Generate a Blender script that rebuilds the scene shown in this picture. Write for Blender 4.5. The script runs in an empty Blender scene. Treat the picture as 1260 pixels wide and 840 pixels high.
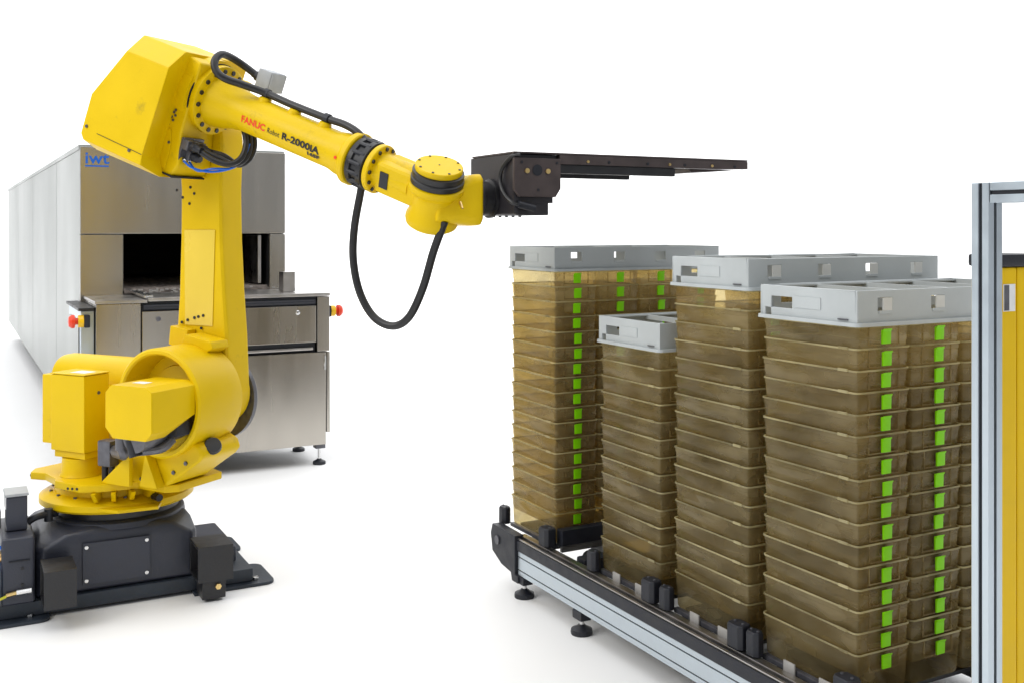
import bpy, bmesh, math, random
from mathutils import Matrix, Vector
random.seed(7)
sc = bpy.context.scene
C = sc.collection
R = math.radians

# ------------------------------------------------------------------ camera, world, lamps, exposure
cd = bpy.data.cameras.new('camera'); cam = bpy.data.objects.new('camera', cd); C.objects.link(cam)
cam.location = (0, 0, 1.45); cam.rotation_euler = (R(90), 0, 0)
cd.sensor_width = 36; cd.lens = 1300/1260*36; cd.shift_y = -140/1260; cd.clip_start = .05; cd.clip_end = 300
sc.camera = cam
w = bpy.data.worlds.new('World'); sc.world = w; w.use_nodes = True
w.node_tree.nodes['Background'].inputs['Color'].default_value = (.93, .96, 1, 1)
w.node_tree.nodes['Background'].inputs['Strength'].default_value = .42
def area(name, loc, target, sx, sy, power, col=(1, 1, 1)):
    l = bpy.data.lights.new(name, 'AREA'); l.shape = 'RECTANGLE'; l.size = sx; l.size_y = sy; l.energy = power; l.color = col
    o = bpy.data.objects.new(name, l); C.objects.link(o); o.location = loc
    o.rotation_euler = (Vector(target)-Vector(loc)).to_track_quat('-Z', 'Y').to_euler()
    return o
area('key_softbox', (-6.0, .3, 5.2), (-.2, 4.3, .8), 4.5, 3.2, 230, (1, .985, .96))
area('overhead_softbox', (-1.5, 6.0, 7.5), (-1.5, 6.0, 0), 19, 14, 1330)
area('backdrop_lamp', (-3, 15.5, 9.0), (-3, 20.5, 1.0), 34, 4, 3000)
sc.view_settings.view_transform = 'Standard'; sc.view_settings.look = 'None'
sc.view_settings.exposure = 0; sc.view_settings.gamma = 1; sc.view_settings.use_curve_mapping = False
sc.cycles.use_denoising = True
sc.cycles.max_bounces = 7; sc.cycles.transparent_max_bounces = 7; sc.cycles.diffuse_bounces = 3; sc.cycles.glossy_bounces = 4
sc.cycles.caustics_reflective = False; sc.cycles.caustics_refractive = False

# ------------------------------------------------------------------ materials
def mat(name, col, rough=.5, metal=0, var=.06, vscale=6, bump=0, bscale=60, coat=0, rvar=.08, stretch=(1, 1, 1), spec=.5, bdet=3):
    m = bpy.data.materials.new(name); m.use_nodes = True
    nt = m.node_tree; n = nt.nodes; b = n['Principled BSDF']; L = nt.links.new
    tc = n.new('ShaderNodeTexCoord'); mp = n.new('ShaderNodeMapping'); mp.inputs['Scale'].default_value = stretch
    L(tc.outputs['Object'], mp.inputs['Vector'])
    nz = n.new('ShaderNodeTexNoise'); nz.inputs['Scale'].default_value = vscale; nz.inputs['Detail'].default_value = 5
    L(mp.outputs[0], nz.inputs['Vector'])
    mr = n.new('ShaderNodeMapRange'); mr.inputs['From Min'].default_value = .3; mr.inputs['From Max'].default_value = .7
    mr.inputs['To Min'].default_value = 1-var; mr.inputs['To Max'].default_value = 1+var
    L(nz.outputs['Fac'], mr.inputs['Value'])
    hv = n.new('ShaderNodeHueSaturation'); hv.inputs['Color'].default_value = (*col, 1)
    L(mr.outputs[0], hv.inputs['Value']); L(hv.outputs[0], b.inputs['Base Color'])
    r2 = n.new('ShaderNodeMapRange'); r2.inputs['From Min'].default_value = .3; r2.inputs['From Max'].default_value = .7
    r2.inputs['To Min'].default_value = max(.02, rough-rvar); r2.inputs['To Max'].default_value = min(1, rough+rvar)
    L(nz.outputs['Fac'], r2.inputs['Value']); L(r2.outputs[0], b.inputs['Roughness'])
    b.inputs['Metallic'].default_value = metal; b.inputs['Coat Weight'].default_value = coat; b.inputs['Coat Roughness'].default_value = .12
    b.inputs['Specular IOR Level'].default_value = spec
    if bump:
        n2 = n.new('ShaderNodeTexNoise'); n2.inputs['Scale'].default_value = bscale; n2.inputs['Detail'].default_value = bdet
        L(mp.outputs[0], n2.inputs['Vector'])
        bp = n.new('ShaderNodeBump'); bp.inputs['Strength'].default_value = bump; bp.inputs['Distance'].default_value = .01
        L(n2.outputs['Fac'], bp.inputs['Height']); L(bp.outputs[0], b.inputs['Normal'])
    return m
M = {}
M['floor'] = mat('floor_white', (.92, .92, .92), .6, var=.012, vscale=1.2, spec=.2)
M['yellow'] = mat('yellow_paint', (.735, .495, .0), .42, var=.04, vscale=5, bump=.05, bscale=130, coat=0, spec=.22)
M['arm_sheen'] = mat('painted_arm_highlight', (.80, .585, .05), .2, var=.05, vscale=4, coat=.8)  # paler than the arm paint: a highlight put into the colour
def scuff(m, amount=.5, thr=.68, scale=7):
    nt = m.node_tree; n = nt.nodes; L = nt.links.new; b = n['Principled BSDF']; src = b.inputs['Base Color'].links[0].from_socket
    tc = n.new('ShaderNodeTexCoord'); a = n.new('ShaderNodeTexNoise'); a.inputs['Scale'].default_value = scale; a.inputs['Detail'].default_value = 9; a.inputs['Roughness'].default_value = .72
    L(tc.outputs['Object'], a.inputs['Vector']); q = n.new('ShaderNodeMapRange'); q.inputs['From Min'].default_value = thr-.06; q.inputs['From Max'].default_value = thr+.06
    q.inputs['To Max'].default_value = amount; L(a.outputs['Fac'], q.inputs['Value'])
    x = n.new('ShaderNodeMix'); x.data_type = 'RGBA'; L(q.outputs[0], x.inputs['Factor']); L(src, x.inputs['A']); x.inputs['B'].default_value = (.16, .11, .03, 1)
    L(x.outputs['Result'], b.inputs['Base Color'])
scuff(M['yellow'], .38, .66, 6)
M['yellow2'] = mat('yellow_post_paint', (.83, .53, .001), .42, var=.04, vscale=9, spec=.2)
M['label'] = mat('pale_paint', (.85, .85, .85), .4, var=.05, vscale=40)
M['dark'] = mat('dark_grey_paint', (.030, .034, .051), .5, var=.16, vscale=9, bump=.08, bscale=160, coat=.1)
M['plate'] = mat('blue_black_plate', (.022, .03, .043), .5, var=.25, vscale=14, bump=.1, bscale=90)
M['black'] = mat('black_metal', (.012, .012, .014), .42, var=.25, vscale=18, bump=.05, bscale=120)
M['blackp'] = mat('black_plastic', (.010, .0115, .018), .5, var=.2, vscale=25, bump=.06, bscale=150)
M['rubber'] = mat('rubber_hose', (.011, .011, .012), .42, var=.2, vscale=30)
M['grip'] = mat('gripper_anodised', (.034, .031, .036), .42, metal=.3, var=.2, vscale=12, bump=.03, bscale=100)
M['gripb'] = mat('gripper_brown_edge', (.075, .058, .056), .4, metal=.35, var=.2, vscale=12)
M['steel'] = mat('brushed_steel', (.46, .43, .385), .25, metal=1, var=.02, vscale=3, bump=.08, bdet=0, bscale=.7, rvar=.04, stretch=(3, 3, .25))
M['steel_s'] = mat('painted_steel_side', (.37, .385, .37), .42, metal=.35, var=.025, vscale=.8, stretch=(1, 1, .6))
M['steel_t'] = mat('steel_top', (.50, .48, .46), .33, metal=1, var=.12, vscale=9, bump=.06, bscale=14)
M['chrome'] = mat('bright_steel', (.66, .66, .66), .22, metal=1, var=.05, vscale=30)
M['alu'] = mat('anodised_aluminium', (.53, .595, .645), .36, metal=.75, var=.03, vscale=20, bump=.02, bscale=90, stretch=(1, 1, 1))
M['groove'] = mat('groove_black', (.008, .010, .016), .6, var=.1)
M['red'] = mat('red_button', (.75, .045, .01), .35, var=.05)
M['orange'] = mat('button_yellow', (.85, .50, .005), .4, var=.05)
M['green'] = mat('green_clip', (.21, .63, .0), .42, var=.06, vscale=40, spec=.2)
M['lid'] = mat('grey_plastic', (.45, .48, .485), .42, var=.07, vscale=7, bump=.03, bscale=80)
M['pad'] = mat('pale_plastic_pad', (.60, .60, .57), .45, var=.05, vscale=30)
M['belt'] = mat('grimy_belt', (.16, .135, .12), .65, var=.6, vscale=26, bump=.5, bscale=50)
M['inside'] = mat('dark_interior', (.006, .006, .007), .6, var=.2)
M['blue'] = mat('blue_hose', (.01, .13, .62), .3, var=.1)
M['cyan'] = mat('cyan_fitting', (.06, .33, .45), .35, var=.15)
M['brass'] = mat('brass', (.72, .52, .22), .32, metal=1, var=.1)
M['grey'] = mat('grey_box', (.40, .42, .44), .5, var=.1, vscale=20)
M['conn'] = mat('connector_grey', (.12, .12, .135), .38, metal=.5, var=.25, vscale=30)
M['logo'] = mat('logo_blue', (.005, .11, .50), .4, var=.03)
M['redprint'] = mat('red_print', (.80, .06, .008), .4, var=.03)
M['blackprint'] = mat('black_print', (.015, .013, .01), .45, var=.03)
M['wire'] = mat('yellow_wire', (.65, .62, .04), .4, var=.1)
M['tag'] = mat('link_tag', (.38, .365, .345), .45, var=.15, vscale=40)
def plastic(name, diff, tint, trans, rough):
    m = bpy.data.materials.new(name); m.use_nodes = True; nt = m.node_tree; n = nt.nodes; L = nt.links.new
    b = n['Principled BSDF']; out = n['Material Output']
    tc = n.new('ShaderNodeTexCoord'); oi = n.new('ShaderNodeObjectInfo')
    vm = n.new('ShaderNodeVectorMath'); vm.operation = 'MULTIPLY_ADD'; vm.inputs[1].default_value = (.9, .55, 1.6)
    cb = n.new('ShaderNodeCombineXYZ'); mm = n.new('ShaderNodeMath'); mm.operation = 'MULTIPLY'; mm.inputs[1].default_value = 37
    L(oi.outputs['Random'], mm.inputs[0]); L(mm.outputs[0], cb.inputs[0]); L(mm.outputs[0], cb.inputs[2])
    L(tc.outputs['Object'], vm.inputs[0]); L(cb.outputs[0], vm.inputs[2])
    nz = n.new('ShaderNodeTexNoise'); nz.inputs['Scale'].default_value = 9; nz.inputs['Detail'].default_value = 2
    L(vm.outputs[0], nz.inputs['Vector'])
    mr = n.new('ShaderNodeMapRange'); mr.inputs['From Min'].default_value = .3; mr.inputs['From Max'].default_value = .7
    mr.inputs['To Min'].default_value = .74; mr.inputs['To Max'].default_value = 1.28; L(nz.outputs['Fac'], mr.inputs['Value'])
    hv = n.new('ShaderNodeHueSaturation'); hv.inputs['Color'].default_value = (*diff, 1)
    L(mr.outputs[0], hv.inputs['Value']); L(hv.outputs[0], b.inputs['Base Color'])
    b.inputs['Roughness'].default_value = rough
    tl = n.new('ShaderNodeBsdfTranslucent'); L(hv.outputs[0], tl.inputs['Color'])
    m1 = n.new('ShaderNodeMixShader'); m1.inputs[0].default_value = .45; L(b.outputs[0], m1.inputs[1]); L(tl.outputs[0], m1.inputs[2])
    tr = n.new('ShaderNodeBsdfTransparent'); tr.inputs['Color'].default_value = (*tint, 1)
    m2 = n.new('ShaderNodeMixShader')
    r3 = n.new('ShaderNodeMapRange'); r3.inputs['From Min'].default_value = .3; r3.inputs['From Max'].default_value = .7
    r3.inputs['To Min'].default_value = trans+.15; r3.inputs['To Max'].default_value = trans-.15; L(nz.outputs['Fac'], r3.inputs['Value'])
    L(r3.outputs[0], m2.inputs[0]); L(m1.outputs[0], m2.inputs[1]); L(tr.outputs[0], m2.inputs[2])
    n3 = n.new('ShaderNodeTexNoise'); n3.inputs['Scale'].default_value = 14; L(vm.outputs[0], n3.inputs['Vector'])
    bp = n.new('ShaderNodeBump'); bp.inputs['Strength'].default_value = .07; bp.inputs['Distance'].default_value = .01
    L(n3.outputs['Fac'], bp.inputs['Height']); L(bp.outputs[0], b.inputs['Normal'])
    L(m2.outputs[0], out.inputs['Surface'])
    return m
M['amber'] = plastic('amber_plastic', (.335, .276, .148), (.95, .855, .60), .56, .12)
M['amber_rim'] = plastic('amber_rim_plastic', (.55, .50, .31), (.97, .91, .68), .35, .18)

# ------------------------------------------------------------------ frames and mesh helpers
PSI, THETA, GRID = R(-25.5), R(21), R(28.15)
W = Matrix.Identity(4)
UV = Matrix.Rotation(GRID, 4, 'Z')                                   # conveyor, washer, robot base
RB = Matrix.Translation((-1.615, 4.33, 0)) @ Matrix.Rotation(PSI, 4, 'Z')   # robot, turned about its first axis
FA = RB @ Matrix.Translation((.523, 0, 1.943)) @ Matrix.Rotation(THETA, 4, 'Y')  # forearm: x along, z perpendicular
XW = {}                                                             # object name -> world matrix
def empty(name, loc=(0, 0, 0), rz=0):
    o = bpy.data.objects.new(name, None); C.objects.link(o); o.location = loc; o.rotation_euler = (0, 0, rz)
    o.empty_display_size = .1
    XW[o.name] = Matrix.Translation(loc) @ Matrix.Rotation(rz, 4, 'Z')
    return o
def tag(o, label=None, cat=None, group=None, kind=None):
    for k, v in (('label', label), ('category', cat), ('group', group), ('kind', kind)):
        if v: o[k] = v
    return o
class MB:
    def __init__(s, T=W): s.bm = bmesh.new(); s.T = T
    def _add(s, vs, fs, T=None):
        T = s.T if T is None else T
        b = [s.bm.verts.new(T @ Vector(v)) for v in vs]
        for f in fs:
            try: s.bm.faces.new([b[i] for i in f])
            except ValueError: pass
        return s
    def box(s, x0, x1, y0, y1, z0, z1, T=None):
        v = [(x, y, z) for x in (x0, x1) for y in (y0, y1) for z in (z0, z1)]
        return s._add(v, [(0, 1, 3, 2), (4, 6, 7, 5), (0, 4, 5, 1), (2, 3, 7, 6), (0, 2, 6, 4), (1, 5, 7, 3)], T)
    def prism(s, poly, a0, a1, ax='y', poly2=None, T=None):
        # poly: (p,q) pairs; extruded along ax from a0 to a1
        f = {'y': lambda p, q, a: (p, a, q), 'x': lambda p, q, a: (a, p, q), 'z': lambda p, q, a: (p, q, a)}[ax]
        n = len(poly); p2 = poly2 or poly
        v = [f(*p, a0) for p in poly]+[f(*p, a1) for p in p2]
        return s._add(v, [tuple(range(n)), tuple(range(2*n-1, n-1, -1))]+[(i, (i+1) % n, n+(i+1) % n, n+i) for i in range(n)], T)
    def loft(s, rings, T=None):
        n = len(rings[0]); v = [p for r in rings for p in r]; fs = [tuple(range(n))]
        for k in range(len(rings)-1):
            fs += [(k*n+i, k*n+(i+1) % n, (k+1)*n+(i+1) % n, (k+1)*n+i) for i in range(n)]
        fs.append(tuple(range(len(v)-1, len(v)-n-1, -1)))
        return s._add(v, fs, T)
    def lathe(s, prof, o=(0, 0, 0), d=(0, 0, 1), n=32, T=None):
        q = Vector((0, 0, 1)).rotation_difference(Vector(d)).to_matrix().to_4x4()
        A = Matrix.Translation(o) @ q
        rings = [[A @ Vector((r*math.cos(2*math.pi*i/n), r*math.sin(2*math.pi*i/n), z)) for i in range(n)] for r, z in prof]
        return s.loft(rings, T)
    def cyl(s, p0, p1, r, n=20, r1=None, T=None):
        p0, p1 = Vector(p0), Vector(p1); return s.lathe([(r, 0), (r1 if r1 else r, (p1-p0).length)], p0, (p1-p0).normalized(), n, T)
    def tube(s, pts, r, n=10, sub=6, T=None):
        P = [Vector(p) for p in pts]; out = []
        if sub > 1 and len(P) > 2:
            E = [P[0]*2-P[1]]+P+[P[-1]*2-P[-2]]
            for i in range(1, len(E)-2):
                for k in range(sub):
                    t = k/sub; a, b, c, d = E[i-1:i+3]
                    out.append(.5*((2*b)+(c-a)*t+(2*a-5*b+4*c-d)*t*t+(3*b-a-3*c+d)*t**3))
            out.append(P[-1])
        else: out = P
        rings = []; N = None
        for i, p in enumerate(out):
            t = (out[min(i+1, len(out)-1)]-out[max(i-1, 0)]).normalized()
            if N is None:
                N = t.orthogonal().normalized()
            N = (N-t*N.dot(t)).normalized(); B = t.cross(N)
            rings.append([p+r*(math.cos(2*math.pi*k/n)*N+math.sin(2*math.pi*k/n)*B) for k in range(n)])
        return s.loft(rings, T)
    def wall(s, us, zs, holes, y0, y1, f=None, T=None):
        # flat wall cut on a grid, cells in holes left open
        f = f or (lambda a, b, c: (a, b, c)); vs = {}; L = []; fs = []
        def V(i, j, k):
            if (i, j, k) not in vs: vs[(i, j, k)] = len(L); L.append(f(us[i], (y0, y1)[k], zs[j]))
            return vs[(i, j, k)]
        nu, nz = len(us)-1, len(zs)-1; full = lambda i, j: 0 <= i < nu and 0 <= j < nz and (i, j) not in holes
        for i in range(nu):
            for j in range(nz):
                if not full(i, j): continue
                fs.append((V(i, j, 0), V(i+1, j, 0), V(i+1, j+1, 0), V(i, j+1, 0))); fs.append((V(i, j, 1), V(i, j+1, 1), V(i+1, j+1, 1), V(i+1, j, 1)))
                for di, dj, a, b in ((-1, 0, (0, 0), (0, 1)), (1, 0, (1, 1), (1, 0)), (0, -1, (1, 0), (0, 0)), (0, 1, (0, 1), (1, 1))):
                    if not full(i+di, j+dj):
                        p, q = (i+a[0], j+a[1]), (i+b[0], j+b[1]); fs.append((V(*p, 0), V(*q, 0), V(*q, 1), V(*p, 1)))
        return s._add(L, fs, T)
    def mesh(s, name, m, inv, bevel=0, seg=2, ang=35, bang=28):
        bm = s.bm; bmesh.ops.remove_doubles(bm, verts=bm.verts, dist=1e-5)
        bmesh.ops.recalc_face_normals(bm, faces=bm.faces)
        if bevel:
            es = [e for e in bm.edges if len(e.link_faces) == 2 and e.calc_face_angle(0) > R(bang)]
            bmesh.ops.bevel(bm, geom=es, offset=bevel, segments=seg, profile=.6, affect='EDGES', clamp_overlap=True)
        bm.transform(inv)
        me = bpy.data.meshes.new(name); bm.to_mesh(me); bm.free()
        for p in me.polygons: p.use_smooth = True
        me.set_sharp_from_angle(angle=R(ang)); me.materials.append(m)
        return me
    def build(s, name, m, parent=None, bevel=0, seg=2, ang=35, bang=28):
        inv = XW[parent.name].inverted() if parent else W
        o = bpy.data.objects.new(name, s.mesh(name, m, inv, bevel, seg, ang, bang)); C.objects.link(o)
        if bevel:
            wn = o.modifiers.new('weighted_normals', 'WEIGHTED_NORMAL'); wn.keep_sharp = True; wn.weight = 80
        if parent: o.parent = parent
        XW[o.name] = XW[parent.name] if parent else W.copy()
        return o
def text(name, body, size, m, fn, parent, bold=0, shear=0, spacing=1.0, width=None):
    cu = bpy.data.curves.new('lettering', 'FONT'); cu.body = body; cu.size = size; cu.offset = bold; cu.shear = shear
    cu.space_character = spacing; cu.resolution_u = 3
    t = bpy.data.objects.new('tmp', cu); C.objects.link(t)
    dg = bpy.context.evaluated_depsgraph_get(); me = bpy.data.meshes.new_from_object(t.evaluated_get(dg)); bpy.data.objects.remove(t)
    k = 1
    if width:
        xs = [v.co.x for v in me.vertices]; k = width/(max(xs)-min(xs))
    inv = XW[parent.name].inverted()
    for v in me.vertices: v.co = inv @ Vector(fn(v.co.x*k, v.co.y))
    me.materials.clear(); me.materials.append(m); me.name = name
    o = bpy.data.objects.new(name, me); C.objects.link(o); o.parent = parent; XW[o.name] = XW[parent.name]
    return o
def arc(cx, cy, r, a0, a1, n):
    return [(cx+r*math.cos(R(a0+(a1-a0)*i/n)), cy+r*math.sin(R(a0+(a1-a0)*i/n))) for i in range(n+1)]

# ------------------------------------------------------------------ floor and backdrop: one white sweep
fl = MB()
fl.box(-45, 45, -14, 18.0, -.05, 0)
tag(fl.build('floor', M['floor']), kind='structure')
bd = MB(); prof = [(18.0, -.05), (18.0, 0)]+[(18+4*math.sin(R(a)), 4-4*math.cos(R(a))) for a in range(6, 91, 6)]+[(22, 14), (22.1, 14), (22.1, -.05)]
bd.prism(prof, -45, 45, 'x')
tag(bd.build('backdrop', M['floor'], ang=20), kind='structure')

# ------------------------------------------------------------------ tunnel washer at the back
def uvw(u, v, z=0): return UV @ Vector((u, v, z))
wz = empty('tunnel_washer', uvw(1.35, 6.8))
tag(wz, 'long stainless steel tunnel washer with dark loading opening behind the yellow robot', 'washer')
U0, U1, VF, VB, Z0, Z1 = .705, 1.955, 6.8, 15.2, .24, 1.93
vs = [VF+.03, 8.36, 10.75, 12.95, VB]
for i in range(4):
    MB(UV).box(U0, U0+.03, vs[i]+.009, vs[i+1]-.009, Z0, Z1-.012).build('side_panel', M['steel_s'], wz, .004)
for i in range(4):
    MB(UV).box(U1-.03, U1, vs[i]+.009, vs[i+1]-.009, Z0, Z1-.012).build('side_panel', M['steel_s'], wz, .004)
for i in range(4):
    MB(UV).box(U0-.006, U1+.006, vs[i]+.006, vs[i+1]-.006, Z1-.012, Z1+.02).build('roof_panel', M['steel_s'], wz, .008)
MB(UV).box(U0+.035, U1-.035, VF+.08, VB-.02, Z0+.005, Z0+.03).build('underside', M['black'], wz)
for q in vs[1:-1]: MB(UV).box(U0+.031, U0+.034, q-.03, q+.03, Z0+.032, Z1-.02).build('seam_backing', M['groove'], wz)
MB(UV).box(U0+.035, U1-.035, VB-.03, VB-.01, Z0+.03, Z1-.015).build('rear_panel', M['steel_s'], wz)
fu = MB(UV).box(U0, U1, VF, VF+.03, 1.41, Z1+.005).build('front_panel', M['steel'], wz, .006)
MB(UV).box(U0, .95, VF, VF+.03, Z0, 1.406).build('front_jamb', M['steel'], wz, .005)
MB(UV).box(1.852, U1, VF, VF+.03, Z0, 1.406).build('front_jamb', M['steel'], wz, .005)
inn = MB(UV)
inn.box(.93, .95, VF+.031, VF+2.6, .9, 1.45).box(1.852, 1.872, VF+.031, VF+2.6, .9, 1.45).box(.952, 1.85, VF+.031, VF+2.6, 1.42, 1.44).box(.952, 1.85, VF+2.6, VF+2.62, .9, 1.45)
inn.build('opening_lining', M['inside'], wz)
MB(UV).box(1.79, 1.812, VF+.06, VF+.40, 1.085, 1.40).build('inner_guide', M['steel_t'], wz, .004)
bl = MB(UV)
bl.box(.955, 1.85, VF-.02, VF+2.5, 1.045, 1.062)
bl.build('belt', M['belt'], wz)
for i in range(14):
    MB(UV).cyl((.957, VF+.05+i*.11, 1.063), (1.848, VF+.05+i*.11, 1.063), .013, 8).build('belt_roller', M['belt'], wz)
deb = MB(UV)
for i in range(130):
    a, b, s_ = random.uniform(.98, 1.83), random.uniform(6.44, 7.6), random.uniform(.005, .013)
    deb.box(a, a+s_*random.uniform(1, 2.2), b, b+s_, 1.064, 1.064+s_*.8)
tag(deb.build('bedding_litter', M['tag'], wz), kind='stuff')
text('logo', 'iwt', .105, M['logo'], lambda x, y: UV @ Vector((.73+x, VF-.0015, 1.835+y*.93)), wz, bold=.0018, spacing=1.03, width=.135)
MB(UV).box(.732, .866, VF-.0015, VF-.0005, 1.815, 1.824).build('logo_underline', M['logo'], wz)
# infeed counter in front of the opening
CV = 6.238
cn = wz
MB(UV).box(.728, .966, CV, VF-.004, .13, 1.022).build('counter_cabinet', M['steel'], cn, .005)
tp = MB(UV).box(.722, 1.0, CV-.006, VF-.004, 1.024, 1.040).build('counter_top', M['steel_t'], cn, .003)
MB(UV).box(1.004, 2.072, CV-.006, VF-.024, 1.030, 1.050).build('counter_top', M['steel_t'], cn, .004)
MB(UV).box(.985, 1.035, CV+.01, VF+.18, 1.052, 1.066).build('guide_rail', M['chrome'], cn, .003)
MB(UV).box(.972, 1.986, CV+.012, CV+.05, .978, 1.026).build('roller_gap', M['groove'], cn)
MB(UV).cyl((.98, CV+.016, .998), (1.98, CV+.016, .998), .018, 16).build('front_roller', M['blackp'], cn)
dr = MB(UV).box(.972, 1.566+.42, CV+.004, CV+.03, .752, .974).build('drawer_front', M['steel'], cn, .004)
MB(UV).lathe([(.001, 0), (.014, 0), (.014, .006), (.009, .009), (.001, .009)], (1.06, CV+.004, .93), (0, -1, 0), 16).build('lock', M['conn'], dr)
MB(UV).lathe([(.001, 0), (.014, 0), (.014, .006), (.009, .009), (.001, .009)], (1.87, CV+.004, .935), (0, -1, 0), 16).build('lock', M['chrome'], dr)
MB(UV).box(.972, 1.986, CV+.03, CV+.05, .695, .75).build('handle_recess', M['groove'], cn)
MB(UV).box(1.0, 1.97, CV+.012, CV+.026, .706, .722).build('handle_bar', M['steel_t'], cn, .004)
dd = MB(UV).box(.972, 2.046, CV-.002, CV+.024, .128, .692).build('lower_door', M['steel'], cn, .004)
MB(UV).box(2.030, 2.044, CV-.010, CV-.003, .585, .67).build('hinge', M['chrome'], dd, .002)
MB(UV).box(.972, 2.05, CV+.055, VF-.01, .13, 1.02).build('counter_core', M['inside'], cn)
MB(UV).box(1.992, 2.07, CV, CV+.05, .697, 1.027).build('corner_post', M['steel'], cn, .004)
MB(UV).box(2.051, 2.073, CV, VF-.01, .20, .692).build('end_panel', M['steel'], cn, .004)
MB(UV).box(2.052, 2.072, CV+.055, VF-.01, .697, 1.027).build('end_panel', M['steel'], cn, .004)
MB(UV).box(1.83, 1.905, CV+.17, CV+.27, 1.052, 1.175).build('stop_block', M['steel_t'], cn, .004)
sb = MB(UV).box(.655, .724, CV+.05, VF+.12, .30, .985).build('side_cabinet', M['alu'], cn, .005)
MB(UV).box(.640, .724, CV+.03, VF+.14, .987, 1.003).build('cabinet_cap', M['black'], sb, .003)
MB(UV).box(.648, .654, CV+.12, VF+.05, .33, .93).build('cabinet_panel', M['steel_s'], sb, .002)
for (a, b, dx) in ((2.074, CV+.10, 1), (.70, CV+.047, -1)):
    es = MB(UV); es.box(min(a, a+dx*.03), max(a, a+dx*.03), b-.035, b+.035, .895, .965)
    if dx < 0: pass
    e = es.build('emergency_stop', M['blackp'], cn, .006)
    MB(UV).lathe([(.001, 0), (.034, 0), (.034, .03), (.001, .03)], (a+dx*.031, b, .93), (dx, 0, 0), 20).build('button_collar', M['orange'], e, .003)
    MB(UV).lathe([(.001, 0), (.018, 0), (.018, .012), (.036, .016), (.037, .032), (.026, .046), (.001, .05)], (a+dx*.062, b, .93), (dx, 0, 0), 20).build('button', M['red'], e)
def foot(parent, T, u, v, ztop, r=.04, name='levelling_foot'):
    f = MB(T); f.lathe([(r*.96, 0), (r, .006), (r*.95, .018), (r*.45, .028), (.012, .034), (.001, .034)], (u, v, 0), (0, 0, 1), 20)
    o = f.build(name, M['blackp'], parent)
    MB(T).cyl((u, v, .03), (u, v, ztop), .009, 10).build('stem', M['chrome'], o)
    return o
for a, b in ((2.02, CV+.05), (.78, CV+.05), (2.02, VF-.08), (.78, VF-.08)): foot(wz, UV, a, b, .13)
MB(UV).box(1.99, 2.05, CV+.02, CV+.08, .10, .129).build('foot_bracket', M['conn'], wz, .003)
for b in (9, 11.5, 14.5):
    for a in (1.3, 1.85): MB(UV).box(a-.03, a+.03, b, b+.06, 0, Z0-.02).build('support_leg', M['steel_t'], wz)

# ------------------------------------------------------------------ industrial robot
rb = empty('industrial_robot', (-1.615, 4.33, 0))
tag(rb, 'big yellow six-axis industrial robot arm bolted to a dark grey floor base', 'robot')
Y = M['yellow']
# base in the grid frame; first axis at u=.62 v=4.58
JU, JV = .62, 4.58
MB(UV).box(-.35, 1.10, 4.29, 4.94, .014, .066).build('base_plate', M['plate'], rb, .004)
def pad(u0, u1, v0, v1):
    r = .04; p = arc(u1-r, v0+r, r, -90, 0, 5)+arc(u1-r, v1-r, r, 0, 90, 5)+[(u0, v1), (u0, v0)]
    o = MB(UV).prism(p, 0, .013, 'z').build('floor_pad', M['plate'], rb, .003)
    for q in ((u1-.07, v0+.05), (u1-.07, v1-.06)):
        MB(UV).lathe([(.001, .0), (.014, 0), (.014, .011), (.001, .013)], (*q, .0135), (0, 0, 1), 6).build('anchor_bolt', M['chrome'], o)
pad(.86, 1.185, 4.255, 4.52); pad(.95, 1.17, 4.75, 4.98); pad(-.4, .34, 4.235, 4.42)
bc = MB(UV)
def sq(u0, u1, v0, v1, c, z):
    return [(u0+c, v0, z), (u1-c, v0, z), (u1, v0+c, z), (u1, v1-c, z), (u1-c, v1, z), (u0+c, v1, z), (u0, v1-c, z), (u0, v0+c, z)]
bc.loft([sq(.29, .885, 4.31, 4.86, .02, .068), sq(.292, .884, 4.311, 4.857, .025, .245), sq(.315, .875, 4.325, 4.84, .09, .287), sq(.36, .85, 4.345, 4.82, .14, .303)])
base = bc.build('base_casting', M['dark'], rb, .018, 3)
MB(UV).lathe([(.262, .285), (.258, .306), (.243, .316)], (JU, JV, 0), (0, 0, 1), 48).build('bearing_seat', M['dark'], base)
MB(UV).lathe([(.238, .30), (.238, .352)], (JU, JV, 0), (0, 0, 1), 48).build('bearing_ring', M['black'], base)
cp = MB(UV).box(.455, .70, 4.300, 4.3085, .095, .252).build('access_cover', M['dark'], base, .002)
for a in (.468, .687):
    for z in (.11, .237): MB(UV).lathe([(.001, 0), (.008, 0), (.007, .004), (.001, .005)], (a, 4.2998, z), (0, -1, 0), 12).build('screw', M['chrome'], cp)
MB(UV).box(.885, 1.06, 4.40, 4.80, .068, .135).build('base_wing', M['dark'], rb, .012)
cb_ = MB(UV).box(.175, .288, 4.27, 4.60, .068, .315).build('connection_box', M['dark'], rb, .014, 3)
MB(UV).box(.20, .27, 4.264, 4.269, .228, .232).build('cover_seam', M['groove'], cb_)
for z in (.14, .20): MB(UV).lathe([(.001, 0), (.006, 0), (.006, .003), (.001, .003)], (.245, 4.2695, z), (0, -1, 0), 10).build('screw', M['black'], cb_)
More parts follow.
